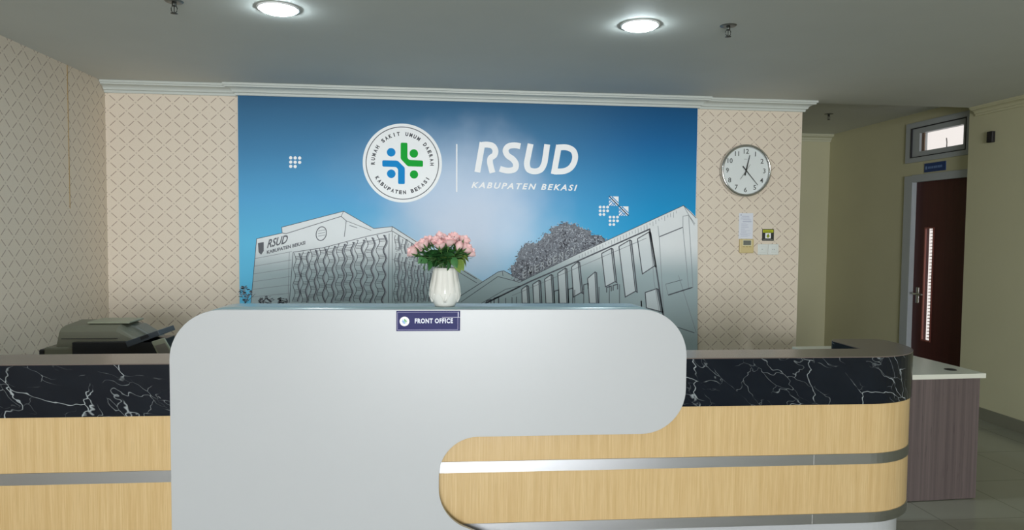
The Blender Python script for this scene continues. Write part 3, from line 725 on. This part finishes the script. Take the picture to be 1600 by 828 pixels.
spec_leaves = {0: [(660,405,654,418,2)], 1: [(664,412,661,424,2),(662,402,652,412,2)], 2: [(668,405,660,410,0),(672,407,672,421,0)], 9: [(700,407,702,421,0)],
  12: [(714,405,716,424,1),(718,405,722,421,1)], 13: [(722,402,731,416,1),(724,400,734,407,1)], 14: [(726,396,734,405,2)], 5: [(684,408,676,419,0)], 10: [(708,402,712,417,0)]}
top = Vector((VX, VY, VZ+.165))
def basis(d, twist=0):
    d = d.normalized(); s = Vector((0,0,1)).cross(d); s = s.normalized() if s.length > 1e-3 else Vector((0,1,0)); u = d.cross(s)
    s2 = s*math.cos(twist)+u*math.sin(twist); u2 = u*math.cos(twist)-s*math.sin(twist)
    return Matrix((d, s2, u2)).transposed().to_4x4()
for i, (px, py, dy, kd, lab) in enumerate(roses):
    c_ = atY(px, py, VY+dy); d = (c_-Vector((VX, VY, VZ+.10))); d.z = max(d.z, .12); out = d.normalized()
    if abs(px-690) > 38: out = (out+Vector((.35*(1 if px > 690 else -1), -.1, -.1))).normalized()
    rs = thing('rose', lab, 'flower', (c_.x, c_.y, c_.z), 'pink roses in the white vase')
    base = c_-out*.023
    bm_, sm_ = BL[kd]
    rot = out.to_track_quat('Z', 'Y').to_matrix().to_4x4() @ Matrix.Rotation(random.uniform(0, 6.28), 4, 'Z')
    for nm, me in (('blossom', bm_), ('sepals', sm_)):
        o = bpy.data.objects.new(nm, me); col.objects.link(o); o.parent = rs; mx = rot.copy(); mx.translation = base-c_; o.matrix_local = mx
    ang = random.uniform(0, 6.28); foot = Vector((VX+.022*math.cos(ang), VY+.022*math.sin(ang), VZ+.035))
    mouth = Vector((VX+(c_.x-VX)*.22, VY+(c_.y-VY)*.3, VZ+.172)); k = base-out*.02
    pts = catmull([foot, mouth, mouth.lerp(k, .55)+Vector((0,0,.012)), base-out*.008], 5)
    MB().tube(pts, .0022, 6).obj('stem', M_STEM, rs)
    for j in range(9):
        t = random.uniform(.40, .80); p = pts[int(t*(len(pts)-1))]; a = random.uniform(0, 2*PI)
        d3 = Vector((math.cos(a), math.sin(a)*.8-.25, random.uniform(-.2, .6)))
        o = bpy.data.objects.new('leaf', LF[1 if (px > 715 and j % 2) else (0 if j % 3 else 2)]); col.objects.link(o); o.parent = rs
        mx = basis(d3, random.uniform(-.5, .5)); mx.translation = p-c_; o.matrix_local = mx @ Matrix.Scale(1.2, 4)
    for (ax, ay, bx, by, kk) in spec_leaves.get(i, []):
        A = atY(ax, ay, VY-.055); B = atY(bx, by, VY-.075)
        o = bpy.data.objects.new('leaf', LF[kk]); col.objects.link(o); o.parent = rs
        mx = basis(B-A, random.choice((-.9, .9))); sc = (B-A).length/.046
        mx = mx @ Matrix.Scale(sc, 4); mx.translation = A-c_; o.matrix_local = mx
        MB().tube([A, A.lerp(Vector((VX, VY-.02, VZ+.19)), .5)+Vector((0,0,.008)), Vector((VX, VY-.02, VZ+.185))], .0012, 5).obj('leaf_stalk', M_STEM, rs)

# ------------------------------------------------------------------ wall clock
CX, CZ = 2.3915, 1.9945
ck = thing('wall_clock', 'round silver rimmed wall clock with white dial on the wallpaper', 'clock', (CX, D, CZ))
RC = .207
rim = MB().lathe([(RC*.86,.002),(RC*.97,0),(RC,.006),(RC,.034),(RC*.985,.045),(RC*.95,.051),(RC*.915,.048),(RC*.895,.036),(RC*.885,.03)], (CX, D, CZ), 96, True, 'y')
rim.obj('rim', M_CHROME, ck)
MB().lathe([(0.0001,.001),(RC*.9,.001),(RC*.9,.031),(0.0001,.031)], (CX, D, CZ), 72, False, 'y').obj('dial', mat('dial_white', lin(232, 238, 238), .35), ck)
nm = MB(); yf = D-.0316
for h in range(1, 13):
    a = PI/2-h*PI/6; r = RC*.735
    text3d(nm, str(h), (CX+r*math.cos(a), yf, CZ+r*math.sin(a)-.019), (1,0,0), (0,0,1), .038, None, .012, align='CENTER')
text3d(nm, 'quartz', (CX-.004, yf, CZ+.088), (1,0,0), (0,0,1), .004, .026, 0, align='CENTER') if False else nm.box(CX-.018, yf-.0001, CZ+.089, CX+.01, yf+.0001, CZ+.091)
nm.obj('numerals', mat('numeral_ink', lin(62, 66, 66), .5), ck)
def hand(name, deg, L, back, wd, y, m=M_BLACK):
    a = math.radians(90-deg); d = Vector((math.cos(a), 0, math.sin(a))); s = Vector((-d.z, 0, d.x)); C0 = Vector((CX, y, CZ))
    q = [C0-d*back-s*wd*.6, C0-d*back+s*wd*.6, C0+s*wd*.5, C0+d*L+s*wd*.25, C0+d*L-s*wd*.25, C0-s*wd*.5]
    mb = MB(); n = len(q); mb.add(q+[v+Vector((0,-.0012,0)) for v in q], [tuple(range(n)), tuple(range(n,2*n))]+[(i,(i+1)%n,n+(i+1)%n,n+i) for i in range(n)])
    return mb.obj(name, m, ck)
hand('hour_hand', 13, .125, .040, .0105, D-.0345); hand('minute_hand', 139, .150, .045, .0075, D-.037); hand('second_hand', 34, .060, .085, .003, D-.0395, mat('second_hand_grey', lin(120,120,118), .4))
MB().lathe([(0.0001,.031),(.006,.031),(.006,.042),(0.0001,.042)], (CX, D, CZ), 20, True, 'y').obj('centre_pin', M_BLACK, ck)
gl = MB().lathe([(0.0001,.0465),(RC*.915,.0465)], (CX, D, CZ), 72, False, 'y'); gl.obj('cover_glass', M_GLASS, ck)

# ------------------------------------------------------------------ small things on the wallpaper
ac = thing('air_conditioner_remote', 'beige wall mounted air conditioner remote under a sheet of paper', 'remote control', (2.42, D, 1.40))
MB().box(2.361, D-.022, 1.341, 2.478, D, 1.452).obj('body', mat('beige_remote', lin(214, 196, 142), .4), ac, bevel=.006)
sf = MB().box(2.384, D-.0235, 1.400, 2.458, D-.0215, 1.446).obj('screen_frame', mat('cream_bezel', lin(232, 226, 190), .4), ac)
MB().box(2.388, D-.0245, 1.404, 2.452, D-.0233, 1.441).obj('screen', mat('lcd_grey', lin(112, 116, 108), .25), sf)
b = MB()
for i in range(3): b.box(2.385+i*.026, D-.0245, 1.388, 2.401+i*.026, D-.0215, 1.3935)
b.obj('button', mat('button_olive', lin(176, 160, 108), .5), ac)
pp = thing('instruction_sheet', 'white laminated instruction sheet on the wall above the remote', 'paper', (2.418, D, 1.55))
MB().box(2.357, D-.003, 1.4545, 2.474, D-.001, 1.659).obj('sheet', M_PAPER, pp)
q = MB(); rnd = random.Random(3)
q.box(2.370, D-.0034, 1.640, 2.377, D-.003, 1.648)
for i, (z, a, b_, h_) in enumerate([(1.632,2.380,2.440,.005),(1.622,2.374,2.444,.003),(1.612,2.372,2.448,.003),(1.603,2.39,2.46,.004),(1.588,2.388,2.462,.008)]): q.box(a, D-.0034, z, b_, D-.003, z+h_*.6)
for i in range(14): q.box(2.376, D-.0034, 1.575-i*.008, 2.376+rnd.uniform(.03,.082), D-.003, 1.5763-i*.008)
q.box(2.372, D-.0034, 1.49, 2.376, D-.003, 1.494)
q.obj('printed_lines', mat('pale_ink', lin(150, 156, 184), .5), pp)
stk = thing('notice_sticker', 'small black notice sticker with yellow heading above the light switches', 'sticker', (2.603, D, 1.487))
MB().box(2.554, D-.002, 1.440, 2.652, D, 1.534).obj('sheet', mat('sticker_black', lin(40, 44, 42), .4), stk)
hd_ = MB().box(2.559, D-.0026, 1.506, 2.646, D-.002, 1.528).obj('heading', mat('sticker_yellow', lin(196, 204, 30), .45), stk)
q = MB(); rnd = random.Random(5); x = 2.566
while x < 2.638: w_ = rnd.uniform(.005, .01); q.box(x, D-.0031, 1.510, x+w_*.7, D-.0026, 1.522); x += w_+.002
q.obj('heading_marks', mat('olive_ink', lin(110, 116, 20), .5), hd_)
MB().box(2.580, D-.0026, 1.459, 2.626, D-.002, 1.502).obj('picture', M_WPRINT, stk)
q = MB(); q.prism([(2.603+.013*math.cos(PI*2*i/16), 1.476+.012*math.sin(PI*2*i/16)) for i in range(16)], lambda p, k: (p[0], D-.0031 if k else D-.0026, p[1]))
q.prism([(2.594,1.484),(2.612,1.484),(2.603,1.500)], lambda p, k: (p[0], D-.0031 if k else D-.0026, p[1])); q.obj('drop_symbol', mat('olive_mark', lin(150, 168, 30), .5), stk)
q = MB(); 
for i in range(9): q.box(2.562+i*.0095, D-.0026, 1.447, 2.568+i*.0095, D-.002, 1.451)
q.obj('footer_marks', mat('pale_mark', lin(150,152,146), .5), stk)
for i, (xa, xb, side) in enumerate(((2.519, 2.603, 'left'), (2.606, 2.692, 'right'))):
    sw = thing('light_switch', 'white square wall switch, the %s one of the pair below the sticker' % side, 'light switch', ((xa+xb)/2, D, 1.37), 'light switches on the wallpaper')
    MB().box(xa, D-.008, 1.328, xb, D, 1.414).obj('plate', M_SWITCH, sw, bevel=.003)
    rk = MB().box((xa+xb)/2-.026, D-.012, 1.345, (xa+xb)/2+.026, D-.0075, 1.397).obj('rocker', M_SWITCH, sw, bevel=.002)
    n = 1 if i == 0 else 2
    q = MB()
    for k in range(n): q.box((xa+xb)/2-.012+k*.014, D-.0126, 1.368, (xa+xb)/2-.006+k*.014, D-.0119, 1.374)
    q.obj('marking', mat('grey_mark', lin(150, 150, 150), .5), rk)
bs = thing('door_sign', 'small dark blue sign above the corridor door', 'sign', (XD-.001, 5.915, 2.122))
bp_ = MB().box(XD-.008, 5.779, 2.082, XD, 6.049, 2.164).obj('plate', mat('sign_blue', lin(32, 62, 118), .35), bs)
q = MB(); rnd = random.Random(9); y = 5.82
while y < 6.0: w_ = rnd.uniform(.010, .018); q.box(XD-.0087, y, 2.112, XD-.008, y+w_*.65, 2.133); y += w_+.002
q.box(XD-.0087, 6.01, 2.108, XD-.008, 6.034, 2.137); q.obj('lettering', mat('pale_blue_mark', lin(112, 142, 190), .5), bp_)
bx_ = MB().box(XR-.03, 5.118, 2.242, XR, 5.175, 2.33); bx_.obj('wall_sensor', mat('dark_sensor', lin(34, 32, 34), .5), None, bevel=.004, origin=(XR, 5.146, 2.286))
tag(bpy.data.objects['wall_sensor'], 'small dark rectangular box high on the yellow right wall', 'sensor')

# ------------------------------------------------------------------ ceiling lamps and sprinklers
def lamp(px, py, lab):
    c_ = atZ(px, py, HC); o = thing('ceiling_lamp', lab, 'ceiling light', (c_.x, c_.y, HC), 'round ceiling downlights')
    MB().lathe([(.080,0),(.100,0),(.101,-.003),(.098,-.006),(.090,-.007),(.084,-.004)], (c_.x, c_.y, HC), 40).obj('trim_ring', mat('lamp_ring', lin(235,238,240), .4), o)
    m = bpy.data.materials.new('lamp_glow'); m.use_nodes = True; b = m.node_tree.nodes['Principled BSDF']
    b.inputs['Base Color'].default_value = (1,1,1,1); b.inputs['Emission Color'].default_value = (.80, .94, 1.0, 1); b.inputs['Emission Strength'].default_value = LAMP_STRENGTH
    MB().lathe([(.0001,-.022),(.036,-.0215),(.066,-.018),(.082,-.012),(.088,-.005)], (c_.x, c_.y, HC), 40).obj('diffuser', m, o)
lamp(435, 13, 'bright round ceiling lamp above the left part of the mural')
lamp(1000, 39, 'bright round ceiling lamp above the right part of the mural')
def sprinkler(px, py, Z, lab, plate=True):
    c_ = atZ(px, py, Z); o = thing('fire_sprinkler', lab, 'sprinkler', (c_.x, c_.y, Z), 'ceiling fire sprinklers'); x, y = c_.x, c_.y
    if plate: MB().lathe([(.0001,-.001),(.010,-.004),(.038,-.004),(.042,0)], (x, y, Z), 28).obj('escutcheon', mat('sprinkler_plate', lin(110,112,108), .4, .6), o)
    b = MB().lathe([(.0001,0),(.010,0),(.010,-.022),(.007,-.024),(.0001,-.024)], (x, y, Z), 16)
    for s in (-1, 1): b.tube([(x+s*.008, y, Z-.022), (x+s*.014, y, Z-.032), (x+s*.012, y, Z-.046), (x+s*.002, y, Z-.054)], .0022, 6)
    b.obj('body', mat('sprinkler_metal', lin(70, 72, 68), .4, .7), o)
    MB().tube([(x, y, Z-.024), (x, y, Z-.052)], .0022, 8).obj('glass_bulb', mat('bulb_dark', lin(50, 50, 48), .2), o)
    d = MB().lathe([(.0001,-.054),(.015,-.055),(.016,-.057),(.0001,-.058)], (x, y, Z), 20)
    d.obj('deflector', mat('sprinkler_disc', lin(70, 72, 68), .4, .7), o)
sprinkler(272, 2, HC, 'small metal fire sprinkler on the ceiling, left of both lamps')
sprinkler(1138, 40, HC, 'small metal fire sprinkler on the ceiling, right of both lamps')
sprinkler(1295, 178, HF, 'small fire sprinkler on the corridor ceiling beyond the wall clock')

# ------------------------------------------------------------------ desk on the right
dk = thing('office_desk', 'desk with white top and grey brown side panel beside the counter end', 'desk', (2.73, 4.0, 0))
ang = .045
def rotd(mb, o=(3.02, 3.56)):
    for v in mb.v:
        x, y = v.x-o[0], v.y-o[1]; v.x = o[0]+x*math.cos(ang)-y*math.sin(ang); v.y = o[1]+x*math.sin(ang)+y*math.cos(ang)
    return mb
HD = .720
rotd(MB().box(2.44, 3.545, HD-.027, 3.038, 4.52, HD)).obj('desk_top', mat('white_desk_top', lin(222, 224, 212), .28), dk, bevel=.002)
rotd(MB().box(2.455, 3.562, .004, 3.016, 3.585, HD-.0275)).obj('end_panel', M_ASH, dk)
rotd(MB().box(2.455, 4.475, .004, 3.016, 4.50, HD-.0275)).obj('end_panel', M_ASH, dk)
rotd(MB().box(2.50, 3.586, .25, 2.518, 4.474, HD-.0275)).obj('modesty_panel', M_ASH, dk)
g_ = atZ(1485, 577.5, HD)
MB().lathe([(.0001,.001),(.026,.001),(.030,.003),(.033,.0005)], (g_.x, g_.y, HD), 32).obj('cable_grommet', M_BLACK, dk)

# ------------------------------------------------------------------ office machine on the left, behind the counter
wt = thing('work_table', 'low work table behind the left end of the counter, carrying the printer', 'desk', (-1.95, 4.1, 0))
MB().box(XL+.02, 3.75, .705, -1.05, 4.45, .73).obj('table_top', mat('table_white', lin(200, 200, 190), .35), wt)
for x, y in ((XL+.06, 3.79), (-1.1, 3.79), (XL+.06, 4.4), (-1.1, 4.4)): MB().box(x-.02, y-.02, 0, x+.02, y+.02, .705).obj('leg', M_DKGREY, wt)
Y0 = 3.95
pr = thing('printer', 'beige office printer with raised dark tray behind the left end of the counter', 'printer', (-1.9, 4.15, .73))
A = lambda x, y, yy=Y0: atY(x, y, yy)
def boxpx(x0, y0, x1, ybase, d0, d1, bev=0.01):
    a = A(x0, y0, d0); b = A(x1, y0, d0); return MB().box(a.x, d0, ybase, b.x, d1, a.z)
boxpx(68, 543, 122, .73, Y0-.02, Y0+.3).obj('base', M_BEIGE, pr, bevel=.01)
boxpx(60, 546, 69, .73, Y0+.0, Y0+.2).obj('side_knob', M_BLACK, pr, bevel=.008)
# scanner body, rounded in section and sloping at the right end
a = A(93, 540); b_ = A(190, 540); tz = A(120, 510).z
mb = MB(); n = 8
sect = [(0, a.z-.05), (0, a.z), (.004, tz-.03), (.018, tz-.008), (.05, tz), (.22, tz+.012), (.27, tz), (.28, a.z-.05)]
vs_ = []
for x, k, dx in ((a.x, 1, 0), (a.x+.03, 1, 0), (b_.x-.03, 1, 0), (b_.x+.08, .55, 0)):
    for (yy, zz) in sect:
        z2 = zz if k == 1 else (a.z-.05)+(zz-(a.z-.05))*k
        xx = x+(.02*(tz-zz)/(tz-a.z) if x == a.x else 0) * -1
        vs_.append((xx, Y0+yy, z2))
N = len(sect); fs = [(i*N+j, i*N+(j+1) % N, (i+1)*N+(j+1) % N, (i+1)*N+j) for i in range(3) for j in range(N)]+[tuple(range(N)), tuple(range(3*N, 4*N))]
mb.add(vs_, fs); mb.obj('scanner_housing', M_BEIGE, pr, bevel=.012, seg=3)
l0 = A(140, 505, Y0+.10); l1 = A(209, 505, Y0+.10)
MB().box(l0.x, Y0+.07, tz+.004, l1.x-.01, Y0+.26, l0.z+.012).obj('document_lid', M_LIGHTPL, pr, bevel=.01, seg=3)
MB().box(a.x+.01, Y0-.002, A(120,529).z-.002, b_.x-.02, Y0+.01, A(120,529).z+.001).obj('seam_line', M_BLACK, pr)
f0 = A(112, 535, Y0-.03); f1 = A(246, 535, Y0-.03)
MB().box(f0.x, Y0-.03, .73, f1.x, Y0+.22, f0.z).obj('output_bay', M_BLACK, pr, bevel=.004)
p0 = A(199, 543, Y0-.05); p1 = A(250, 524, Y0-.05); dx = (p1-p0).normalized(); nn = Vector((-dx.z, 0, dx.x))
q = [p0, p1, p1+nn*.030, p0+nn*.034]
mb = MB().add([v for v in q]+[v+Vector((0,.22,.0)) for v in q], [(0,1,2,3),(7,6,5,4),(0,4,5,1),(1,5,6,2),(2,6,7,3),(3,7,4,0)]); rtray = mb.obj('raised_tray', M_DKGREY, pr, bevel=.003)
c0 = p0.lerp(p1, .45); q = [c0+nn*.012, c0+dx*.045+nn*.012, c0+dx*.045+nn*.03, c0+nn*.03]
MB().add([v-Vector((0,.002,0)) for v in q]+[v+Vector((0,.01,0)) for v in q], [(0,1,2,3),(7,6,5,4),(0,4,5,1),(1,5,6,2),(2,6,7,3),(3,7,4,0)]).obj('tray_latch', M_BLACK, rtray)
# grey shell right of the lid
s0 = A(185, 536, Y0+.12); s1 = A(248, 531, Y0+.12); s2 = A(212, 509, Y0+.12); s3 = A(193, 507, Y0+.12)
q = [s0, s1, s2, s3]
MB().add(q+[v+Vector((0,.14,0)) for v in q], [(0,1,2,3),(7,6,5,4),(0,4,5,1),(1,5,6,2),(2,6,7,3),(3,7,4,0)]).obj('side_shell', paint('grey_plastic', lin(100, 105, 98), .4, .02), pr, bevel=.01, seg=3)
# leaning pale framed panel next to the printer
YY = Y0-.13
fr_ = thing('document_frame', 'pale framed grey panel leaning beside the printer, half behind the white panel', 'frame', (A(255,560,YY).x, YY, .73))
q = [A(236,534,YY), A(256,528,YY), A(276,561,YY), A(252,566,YY)]
def slab4(q, th): return MB().add(q+[v+Vector((0,th,0)) for v in q], [(0,1,2,3),(7,6,5,4),(0,4,5,1),(1,5,6,2),(2,6,7,3),(3,7,4,0)])
q[2].z = min(q[2].z, .75); 
q[2] = A(283, 575, YY); q[3] = A(259, 580, YY)
slab4(q, .015).obj('frame', M_LIGHTPL, fr_, bevel=.003)
m4 = sum(q, Vector())/4; q2 = [m4+(v-m4)*.78+Vector((.004,-.001,-.006)) for v in q]; slab4(q2, .004).obj('panel', mat('grey_panel', lin(120,116,108), .4), fr_)
# its stand down to the table
MB().box(m4.x-.03, YY+.016, .73, m4.x+.03, YY+.05, m4.z).obj('stand', M_DKGREY, fr_)
